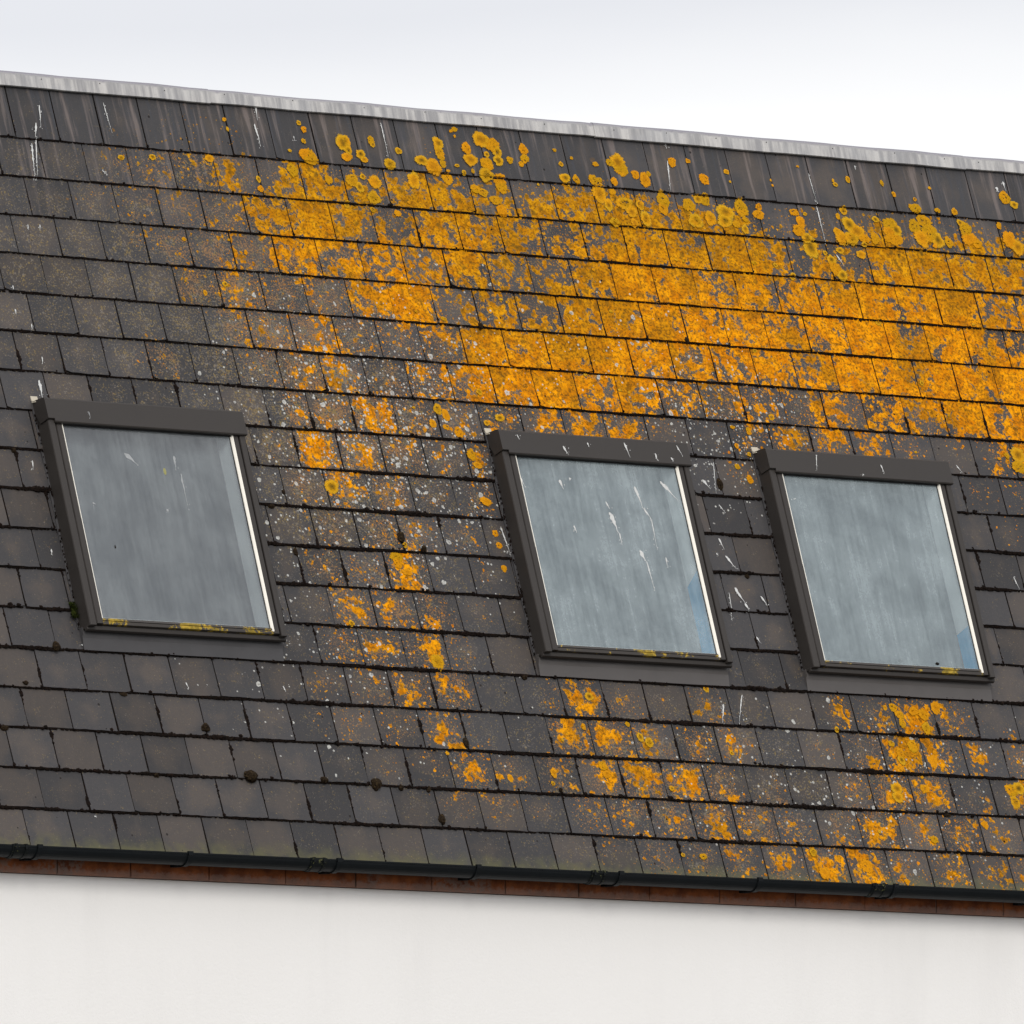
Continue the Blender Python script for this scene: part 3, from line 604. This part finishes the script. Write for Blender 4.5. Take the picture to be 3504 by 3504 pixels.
# bird droppings: ragged runs of white on the slates
def dropping(V, F, u0, v0, u1, v1, w, hf, seed):
    rg = np.random.default_rng(seed); n = max(4, int(math.hypot(u1-u0, v1-v0)/.008))
    d = np.array([u1-u0, v1-v0]); L = np.linalg.norm(d)+1e-9; pn = np.array([-d[1], d[0]])/L
    b = len(V); wob = 0
    for i in range(n+1):
        t = i/n; wob = wob*.7+rg.normal(0, w*.25)
        ww = w*(1.25*math.exp(-((t-.28)/.26)**2)+.38*(1-t)+.12)*rg.uniform(.55, 1.3)*(.5 if i == 0 else 1)+.0004
        c = np.array([u0, v0])+d*t+pn*wob
        for sgn in (-1, 1):
            q = c+pn*ww*sgn; V.append((q[0], -q[1], hf(c[1])+.0014))
    for i in range(n): F.append((b+2*i, b+2*i+1, b+2*i+3, b+2*i+2))
    m = 0
    for j in range(int(3+60*L)):      # spatter beside the run
        t = rg.uniform(0, 1.1); c = np.array([u0, v0])+d*t+pn*rg.normal(0, w*2.2+.003); q = rg.uniform(.0008, .0024)
        k = len(V)
        for aa in range(5): V.append((c[0]+q*math.cos(aa*1.257), -(c[1]+1.5*q*math.sin(aa*1.257)), hf(c[1])+.0014))
        F.append((k, k+1, k+2, k+3, k+4)); m += 1
    return 2*(n+1)+5*m, n+m
for i, (a, b_, c, d, w) in enumerate(DROP):
    nv, nf = dropping(verts, faces, a, b_, c, d, w*.95, lambda v_: surf_h(v_)+.0025, 50+i)
    A1.extend([(0,)*4]*nv); A2.extend([(.5, 1, 0, 0)]*nv); A3.extend([(0,)*4]*nv); RAD.extend([0]*nv); mats.extend([2]*nf)

me = bpy.data.meshes.new('slate_roof'); me.from_pydata(verts, [], faces)
for m in (M_SLATE, M_ROS, M_DROP, M_DARK): me.materials.append(m)
me.polygons.foreach_set('material_index', mats)
for nm, dat in (('lichen', A1), ('tone', A2), ('place', A3)):
    at = me.attributes.new(nm, 'FLOAT_COLOR', 'POINT'); at.data.foreach_set('color', np.array(dat, dtype=np.float32).ravel())
at = me.attributes.new('radial', 'FLOAT', 'POINT'); at.data.foreach_set('value', np.array(RAD, dtype=np.float32))
roof = bpy.data.objects.new('roof', me); scene.collection.objects.link(roof)
roof.parent = building; roof.matrix_parent_inverse = building.matrix_world.inverted(); roof.matrix_world = ROOF
bpy.context.view_layer.update()

# dark boarding under the slates (with openings for the windows) and the rest of the roof
mb = MB()
cols = [HU0]+[x for s in SKYL for x in (s+.05, s+1.075)]+[HU1]
mb.box(HU0, HU1, -1.40, .30, -.05, -.006); mb.box(HU0, HU1, -3.59, -2.52, -.05, -.006)
for i in range(0, len(cols), 2): mb.box(cols[i], cols[i+1], -2.52, -1.40, -.05, -.006)
bchild(mb, 'roof_boarding', M_DARK, ROOF, roof)

# ridge flashing in overlapping lengths
RJ = [-4.0, -1.3, 1.171, 3.482, 5.746, 7.9, 9.25]
for i in range(len(RJ)-1):
    mb = MB(); a, b_ = RJ[i]-(.03 if i else 0), RJ[i+1]
    up = .003*(i % 2)
    nseg = 24
    prof = [(.262, .012), (.263, .019), (.318, .022), (.330, .018), (.337, .006), (.337, -.02), (.325, -.02), (.262, .008)]
    prof = [(y+(-.004*(i % 2) if y < .3 else .002*(i % 2)), z+up) for y, z in prof]
    P_ = []
    for s_ in range(nseg+1):
        x = a+(b_-a)*s_/nseg; wv = .0014*math.sin(x*9+i)+random.uniform(-.0009, .0009)
        for (y, z) in prof: P_.append((x, y+wv*(1 if y > .3 else .8), z+wv*.6))
    k = len(prof); F_ = []
    for s_ in range(nseg):
        for q in range(k): F_.append((s_*k+q, s_*k+(q+1) % k, (s_+1)*k+(q+1) % k, (s_+1)*k+q))
    F_ += [tuple(range(k)), tuple(range(nseg*k, nseg*k+k))]
    mb.add(P_, F_)
    # nail heads
    x = a+.12
    while x < b_-.05:
        for (vx, vy, vz) in [(x, .305+random.uniform(-.006, .006), .0225+up)]:
            iv, jf = ICO1; mb.add([(vx+q[0]*.003, vy+q[1]*.003, vz+q[2]*.002) for q in iv], [tuple(t) for t in jf], 1)
        x += random.uniform(.30, .42)
    bchild(mb, 'ridge_flashing', [M_ZINC, M_DARK], ROOF, roof)

# flat roof behind the ridge, walls
ry, rz = .3385*math.cos(PITCH), .3385*math.sin(PITCH)
mb = MB(); mb.box(HU0, HU1, ry+.01, 7.0, rz-.30, rz-.02)
bchild(mb, 'flat_roof', M_ZINC)
WY = -1.085
mb = MB()
mb.box(HU0, HU1, WY, 7.0, GZ, -3.513)
mb.prism([(WY+.06, -3.513), (.07, rz-.32), (7.0, rz-.32), (7.0, -3.513)], HU0+.02, HU1-.02, 'x')
bchild(mb, 'wall', M_WALL)

# terracotta course under the gutter: separate units with mortar between
mb = MB(); x = HU0
while x < HU1:
    L = random.uniform(.40, .47); dy = random.uniform(-.004, .004)
    mb.box(x+.003, min(x+L-.003, HU1), WY-.035+dy, WY+.05, -3.51, -3.395); x += L
mb.box(HU0+.01, HU1-.01, WY-.028, WY+.04, -3.508, -3.40, 1)
bchild(mb, 'eaves_course', [M_BRICK, simple('mortar', (.12, .10, .085), .95, .1)], bevel=.002)

# gutter -------------------------------------------------------------
GY, GZZ, GR = -1.205, -3.402, .050
def half_round(mb_, x0, x1, r, t, a0=0, a1=math.pi, lip=.006, mat=0):
    pts = []
    n = 14
    for i in range(n+1):
        a = a0+(a1-a0)*i/n; pts.append((GY-math.cos(a)*r, GZZ-math.sin(a)*r))
    inn = [(GY-math.cos(a0+(a1-a0)*i/n)*(r-t), GZZ-math.sin(a0+(a1-a0)*i/n)*(r-t)) for i in range(n, -1, -1)]
    mb_.prism(pts+inn, x0, x1, 'x', mat)
mb = MB(); half_round(mb, HU0, HU1, GR, .003)
mb.box(HU0, HU1, GY-GR-.002, GY-GR+.005, GZZ-.001, GZZ+.006)
gut = bchild(mb, 'gutter', M_GUT, smooth=False)
for x in (-2.6, -1.7, -.752, .085, .927, 1.728, 2.561, 3.384, 4.203, 5.05, 5.9, 6.8, 7.7, 8.6):
    mb = MB(); half_round(mb, x-.013, x+.013, GR+.006, .0055)
    mb.box(x-.013, x+.013, GY-GR-.008, GY-GR+.006, GZZ-.006, GZZ+.012)
    mb.box(x-.018, x+.018, GY+GR-.006, WY-.03, GZZ-.055, GZZ+.002)
    bchild(mb, 'gutter_bracket', M_GUT, parent=gut)
g = G('streaked_union'); p = g.pos()
M_UNION = g.done(g.bsdf(g.mix(g.step(g.noise(p, 60, 4, .6).outputs[0], .62, .70), (.0045, .006, .006), (.13, .13, .05)), .5, .14))
for x in (-2.4, -.857, .811, 2.432, 4.106, 5.75, 7.4):
    mb = MB(); half_round(mb, x-.045, x+.045, GR+.003, .0028)
    mb.box(x-.045, x+.045, GY-GR-.0065, GY-GR+.007, GZZ-.004, GZZ+.0085)
    mb.box(x-.032, x-.022, GY-GR-.009, GY-GR+.008, GZZ-.012, GZZ+.011); mb.box(x+.022, x+.032, GY-GR-.009, GY-GR+.008, GZZ-.012, GZZ+.011)
    half_round(mb, x-.034, x-.024, GR+.0055, .002); half_round(mb, x+.024, x+.034, GR+.0055, .002)
    bchild(mb, 'gutter_union', M_UNION, parent=gut)

# ------------------------------------------------------------------ roof windows
GLS = [mat_glass('grimy_glass_grey', ((.26, .275, .295), (.40, .43, .44)), 1.3, .30),
       mat_glass('grimy_glass_blue', ((.33, .395, .42), (.62, .72, .74)), 5.1, .33),
       mat_glass('grimy_glass_streaked', ((.34, .405, .43), (.58, .68, .70)), 9.4, .33)]
LAB = ['leftmost roof window, grey glass, yellow lichen along its bottom rail',
       'middle roof window streaked with white bird droppings',
       'rightmost roof window, pale blue-grey cloudy glass']
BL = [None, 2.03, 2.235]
for wi, s in enumerate(SKYL):
    def B(mb_, name, mats, par, **k):
        o = mb_.build(name, mats, None, None, **k)
        o.parent = par; o.matrix_parent_inverse = par.matrix_world.inverted()
        o.matrix_world = ROOF @ Matrix.Translation((s, 0, 0)); bpy.context.view_layer.update(); return o
    V0, V1 = 1.385, 2.512
    # outer frame cladding (both sides, bottom)
    win = bpy.data.objects.new('roof_window', None); scene.collection.objects.link(win)
    win.parent = building; win.matrix_parent_inverse = building.matrix_world.inverted()
    win.matrix_world = ROOF @ Matrix.Translation((s, -V1, 0)); bpy.context.view_layer.update()
    win['label'] = LAB[wi]
    mb = MB(); mb.prism([(0, -.01), (0, .088), (.004, .094), (.034, .095), (.037, .090), (.037, -.01)], -V1, -V0, 'y')
    B(mb, 'frame_side', M_CLAD, win, bevel=.0015)
    mb = MB(); mb.prism([(1.084, -.01), (1.084, .088), (1.088, .093), (1.112, .093), (1.116, .088), (1.116, -.01)], -V1, -V0, 'y')
    B(mb, 'frame_side', M_CLAD, win, bevel=.0015)
    mb = MB(); mb.prism([(-2.503, .0), (-2.503, .068), (-2.522, .064), (-2.526, .050), (-2.522, .045), (-2.5135, .048), (-2.5135, .0)], -.001, 1.128, 'x')
    B(mb, 'frame_sill', M_CLAD, win, bevel=.0015)
    mb = MB()
    mb.prism([(.044, .02), (.044, .084), (.048, .089), (.076, .090), (.079, .086), (.079, .02)], -2.5, -1.975, 'y')
    mb.prism([(.0455, .02), (.0455, .083), (.049, .0875), (.075, .0885), (.0775, .085), (.0775, .02)], -1.975, -1.42, 'y')
    mb.box(.0365, .0465, -2.5, -1.42, .02, .066, 1)
    B(mb, 'sash_stile', [M_CLAD, M_SEAL], win)
    mb = MB()
    mb.prism([(1.047, .02), (1.047, .086), (1.050, .089), (1.074, .089), (1.080, .083), (1.080, .02)], -2.5, -1.42, 'y')
    mb.box(1.0785, 1.085, -2.5, -1.42, .02, .066, 1)
    B(mb, 'sash_stile', [M_CLAD, M_SEAL], win)
    mb = MB()
    mb.prism([(-2.470, .060), (-2.4705, .083), (-2.482, .085), (-2.483, .080), (-2.486, .080), (-2.487, .086), (-2.500, .083), (-2.502, .055)], .079, 1.047, 'x')
    B(mb, 'bottom_rail', M_RAIL, win)
    # pale beads beside the glass; the right one's paleness is painted light on its lip
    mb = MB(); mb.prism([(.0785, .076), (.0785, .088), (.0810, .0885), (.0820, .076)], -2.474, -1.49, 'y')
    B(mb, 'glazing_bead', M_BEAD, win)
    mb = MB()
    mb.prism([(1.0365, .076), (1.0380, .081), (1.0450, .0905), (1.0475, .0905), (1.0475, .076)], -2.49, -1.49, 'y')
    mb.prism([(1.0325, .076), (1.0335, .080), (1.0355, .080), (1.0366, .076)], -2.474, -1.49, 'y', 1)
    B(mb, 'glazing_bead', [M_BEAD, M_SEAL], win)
    # glass pane with what the birds left on it
    mb = MB(); mb.box(.0795, 1.0465, -2.4715, -1.45, .072, .077, 4); mb.mi[1] = 0
    Vd, Fd = [], []
    for i, q in enumerate(GLAD[wi]):
        n0 = len(Fd); dropping(Vd, Fd, *q[:4], q[4]*1.35, lambda v_: .0765, 300+10*wi+i)
    if Vd: mb.add(Vd, Fd, 1)
    if wi == 0:
        for (x_, y_, r_, m_) in ((.62, -1.705, .012, 2), (.245, -2.105, .006, 3)):
            iv, jf = ICO2; mb.add([(x_+q[0]*r_*.7, y_+q[1]*r_*1.5, .0775+q[2]*.001) for q in iv], [tuple(t) for t in jf], m_)
    if wi == 2:
        iv, jf = ICO2; mb.add([(.78+q[0]*.012, -2.452+q[1]*.007, .079+q[2]*.004) for q in iv], [tuple(t) for t in jf], 3)
    M_YEL = simple('yellow_blot', (.26, .25, .10), .9, .2)
    B(mb, 'glass_pane', [GLS[wi], M_DROP if wi else M_DROPF, M_YEL, M_MOSS, M_CLEAR], win)
    # lining of the opening and the blind at its inner end
    mb = MB(); D0 = -.028
    mb.box(1.040, 1.046, -2.47, -1.42, D0, .0715); mb.box(.080, .086, -2.47, -1.42, D0, .0715)
    mb.box(.086, 1.040, -1.426, -1.42, D0, .0715); mb.box(.086, 1.040, -2.47, -2.464, D0, .0715)
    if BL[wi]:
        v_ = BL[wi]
        mb.add([(1.0392, -v_, .071), (1.0392, -(v_+(.05 if wi == 1 else .01)), D0+.001), (1.0392, -2.463, D0+.001), (1.0392, -2.463, .071)], [(0, 1, 2, 3)], 1)  # blue quad painted in as the sky reflected on the reveal
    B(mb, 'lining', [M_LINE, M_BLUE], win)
    mb = MB(); mb.box(.086, 1.040, -2.464, -1.426, D0-.006, D0)
    B(mb, 'blind', M_BLIND, win)
    # top cover
    mb = MB()
    mb.prism([(-1.362, .0), (-1.380, .098), (-1.388, .104), (-1.498, .107), (-1.503, .103), (-1.503, .088), (-1.497, .088), (-1.497, .098), (-1.39, .096), (-1.375, .0)], .030, 1.121, 'x')
    mb.prism([(-1.360, .0), (-1.379, .099), (-1.387, .1055), (-1.485, .108), (-1.487, .104), (-1.487, .040), (-1.42, .010), (-1.40, -.005)], -.006, .029, 'x')
    mb.box(.04, 1.08, -1.496, -1.40, .080, .0875, 1)
    mb.box(.082, 1.045, -1.507, -1.497, .079, .0835, 1)
    Vd, Fd = [], []
    for i, q in enumerate(COVD[wi]):
        dropping(Vd, Fd, q[0], max(q[1], 1.392), q[2], min(q[3], 1.495), q[4]*.8, lambda v_: .1045+(v_-1.388)*.027, 400+10*wi+i)
    if Vd: mb.add(Vd, Fd, 2)
    B(mb, 'top_cover', [M_CLAD, M_SEAL, M_DROP if wi else M_DROPF], win)
    # lead apron, side flashing, back flashing
    mb = MB(); n = 28; P_ = []; F_ = []
    for i in range(n+1):
        x = -.004+(1.126+.004)*i/n; w_ = .0012*math.sin(x*14+wi*2)
        for (v_, h) in ((2.500, .032), (2.530, .030), (2.548, .023+w_), (2.604+w_, .0155+w_), (2.604+w_, .0115)): P_.append((x, -v_, h))
    for i in range(n):
        for q in range(4): F_.append((i*5+q, i*5+q+1, (i+1)*5+q+1, (i+1)*5+q))
    mb.add(P_, F_)
    mb.prism([(-2.50, .0), (-2.50, .031), (-2.6, .015), (-2.6, .0)], -.005, -.003, 'x')
    B(mb, 'apron_flashing', M_APRON if wi else M_FLASH, win)
    mb = MB(); mb.box(1.1165, 1.185, -2.60, -1.37, .0, .0035)
    mb.prism([(1.146, .0035), (1.148, .009), (1.152, .009), (1.154, .0035)], -2.52, -1.40, 'y')
    B(mb, 'side_flashing', M_FLASH, win)
    mb = MB(); mb.box(-.012, -.0005, -2.50, -1.36, .0, .0125)
    B(mb, 'side_flashing', M_FLASH, win)
    mb = MB(); mb.prism([(-1.335, .012), (-1.36, .016), (-1.372, .04), (-1.378, .04), (-1.37, .010), (-1.34, .008)], -.010, .028, 'x')
    B(mb, 'back_flashing', simple('pale_flashing', (.42, .38, .30), .7, .3), win)

# ------------------------------------------------------------------ moss in the joints (nobody could count it)
lv, lf = ICO1
VV, FF = [], []
cnt = 0
def lump(u, v, ru, rv, rh, h=None):
    global cnt
    nz = 1+rng.uniform(-.3, .3, len(lv))
    a = rng.uniform(0, 3.14); q = lv*nz[:, None]
    P_ = np.stack([q[:, 0]*ru+u, q[:, 1]*rv-v, q[:, 2]*rh+(surf_h(v-.004)*0+(.004 if h is None else h))], 1)
    VV.append(P_); FF.append(lf+cnt); cnt += len(lv)
def blocked(u, v):
    return any(a-.0 < u < c-.0 and 1.37 < v < 2.595 for a, c in [(s, s+1.178) for s in SKYL])
def fade(t, seed):   # smooth pseudo random 0..1 along a line
    return .5+.25*math.sin(t*3.1+seed)+.15*math.sin(t*8.7+seed*2.3)+.10*math.sin(t*23+seed*5.1)
for row in range(18):
    vb = row*GA
    u = -2.0
    heavy = (.25, .3, .35, .35, .4, .5, .6, .75, .8, .9, .95, .95, .95, .9, .9, .85, .8, .7)[row]
    while u < 6.6:
        a = fade(u, row*1.7); u += random.uniform(.003, .009)
        if blocked(u, vb): continue
        if random.random() < .42+.6*heavy*a+.2:
            r = (.0050 if row > 6 else .0036)+.0105*heavy*max(0, a-.2)*random.uniform(.3, 1.6)
            lump(u, vb+.0035, r*random.uniform(1.0, 2.0), r, r*.9, .0045)
        if random.random() < .075*heavy:
            r = random.uniform(.004, .011)*(1 if row > 6 else .7); lump(u, vb+random.uniform(-.006, .008), r*1.3, r, r*.8, .010)
for (u, v0, v1, row) in joints:
    if not -1.8 < u < 6.4 or v1 <= -.1: continue
    hv = random.choice((.15, .3, .5, .7, .9, 1.1)) * (.6 if row < 6 else 1.0)
    if row == 0: hv *= .5
    v = v0+.006; sd = random.uniform(0, 6)
    while v < v1-.002:
        t = (v-v0)/(v1-v0); a = .5+.5*math.sin(t*5+sd)
        if random.random() < .38+.6*hv*(.3+.7*a)*(.5+.5*t) and not blocked(u, v):
            r = (.0040 if row > 6 else .0030)+.0080*hv*a*random.uniform(.3, 1.3)
            lump(u+.0+random.uniform(-.0008, .0008), v, r, r*random.uniform(1, 2), r*.8, surf_h(v)-.004)
        v += random.uniform(.004, .010)
    if random.random() < .6*hv+.08 and not blocked(u, v1-.01):
        r = random.uniform(.005, .0095); lump(u, v1-.006, r*.8, r*1.2, r*.8, .012)
for s in SKYL:      # down the left side of each window frame
    v = 1.42
    while v < 2.5:
        if random.random() < .65:
            r = random.uniform(.002, .006); lump(s-.007+random.uniform(-.004, .004), v, r*.8, r*1.4, r, .016)
        v += random.uniform(.006, .016)
V = np.concatenate(VV); F = np.concatenate(FF)
me = bpy.data.meshes.new('moss'); me.from_pydata(V.tolist(), [], F.tolist()); me.materials.append(M_MOSS)
o = bpy.data.objects.new('moss', me); scene.collection.objects.link(o); o.matrix_world = ROOF
tag(o, 'dark moss growing in the joints between the slates', 'moss', kind='stuff')

# ------------------------------------------------------------------ single cushions of moss
def cushion(u, v, ru, rv, label, seed, mat=M_CUSH, name='moss_cushion', cat='moss cushion', group='moss cushions on the slates', hh=None):
    rg = np.random.default_rng(seed)
    iv, jf = ICO3; q = iv.copy()
    kk = rg.normal(0, 1, (7, 3))*2.6; pp = rg.uniform(0, 6.28, 7)
    d = sum(np.sin(q@kk[i]+pp[i]) for i in range(7))*.055
    k2 = rg.normal(0, 1, (9, 3))*8; p2 = rg.uniform(0, 6.28, 9)
    d = d+sum(np.sin(q@k2[i]+p2[i]) for i in range(9))*.028+rg.uniform(-.05, .05, len(q))
    q = q*(1+d)[:, None]
    hh = hh or min(ru, rv)*.9
    P_ = np.stack([q[:, 0]*ru, q[:, 1]*rv, np.maximum(q[:, 2], -.25)*hh], 1)
    me = bpy.data.meshes.new(name); me.from_pydata(P_.tolist(), [], jf.tolist()); me.materials.append(mat)
    o = bpy.data.objects.new(name, me); scene.collection.objects.link(o)
    o.matrix_world = ROOF @ Matrix.Translation((u, -v, surf_h(v)+hh*.25-.002))
    return tag(o, label, cat, group)
for i, (u, v, ru, rv) in enumerate(MC):
    cushion(u, v, ru, rv, MCL[i], 700+i)

# green tuft by the lower left corner of the first window
def tuft():
    rg = np.random.default_rng(5); mbt = MB()
    for i in range(46):
        a = rg.uniform(0, 6.28); rr = rg.uniform(0, 1)
        cx, cy = math.cos(a)*.013*rr, rg.uniform(-.040, .030)
        r = rg.uniform(.004, .008); iv, jf = ICO1
        mbt.add([(cx+q[0]*r*(1+.3*rg.uniform(-1, 1)), cy+q[1]*r*(1+.3*rg.uniform(-1, 1)), .012+q[2]*r*1.2+rg.uniform(-.001, .001)) for q in iv], [tuple(t) for t in jf])
    for i in range(260):   # little shoots
        cx, cy = rg.normal(0, .010), rg.uniform(-.045, .034); L = rg.uniform(.008, .018); d = rg.normal(0, .6, 2)
        w = .0014
        tip = (cx+d[0]*L*.7, cy+d[1]*L*.7, .016+L)
        mbt.add([(cx-w, cy, .012), (cx+w, cy, .012), (cx, cy+w, .013), tip], [(0, 1, 3), (1, 2, 3), (2, 0, 3), (0, 2, 1)])
    o = mbt.build('moss_tuft', M_TUFT)
    o.matrix_world = ROOF @ Matrix.Translation((-.243, -2.405, .008))
    tag(o, 'green tuft of moss against lower left corner of the leftmost roof window', 'moss')
tuft()
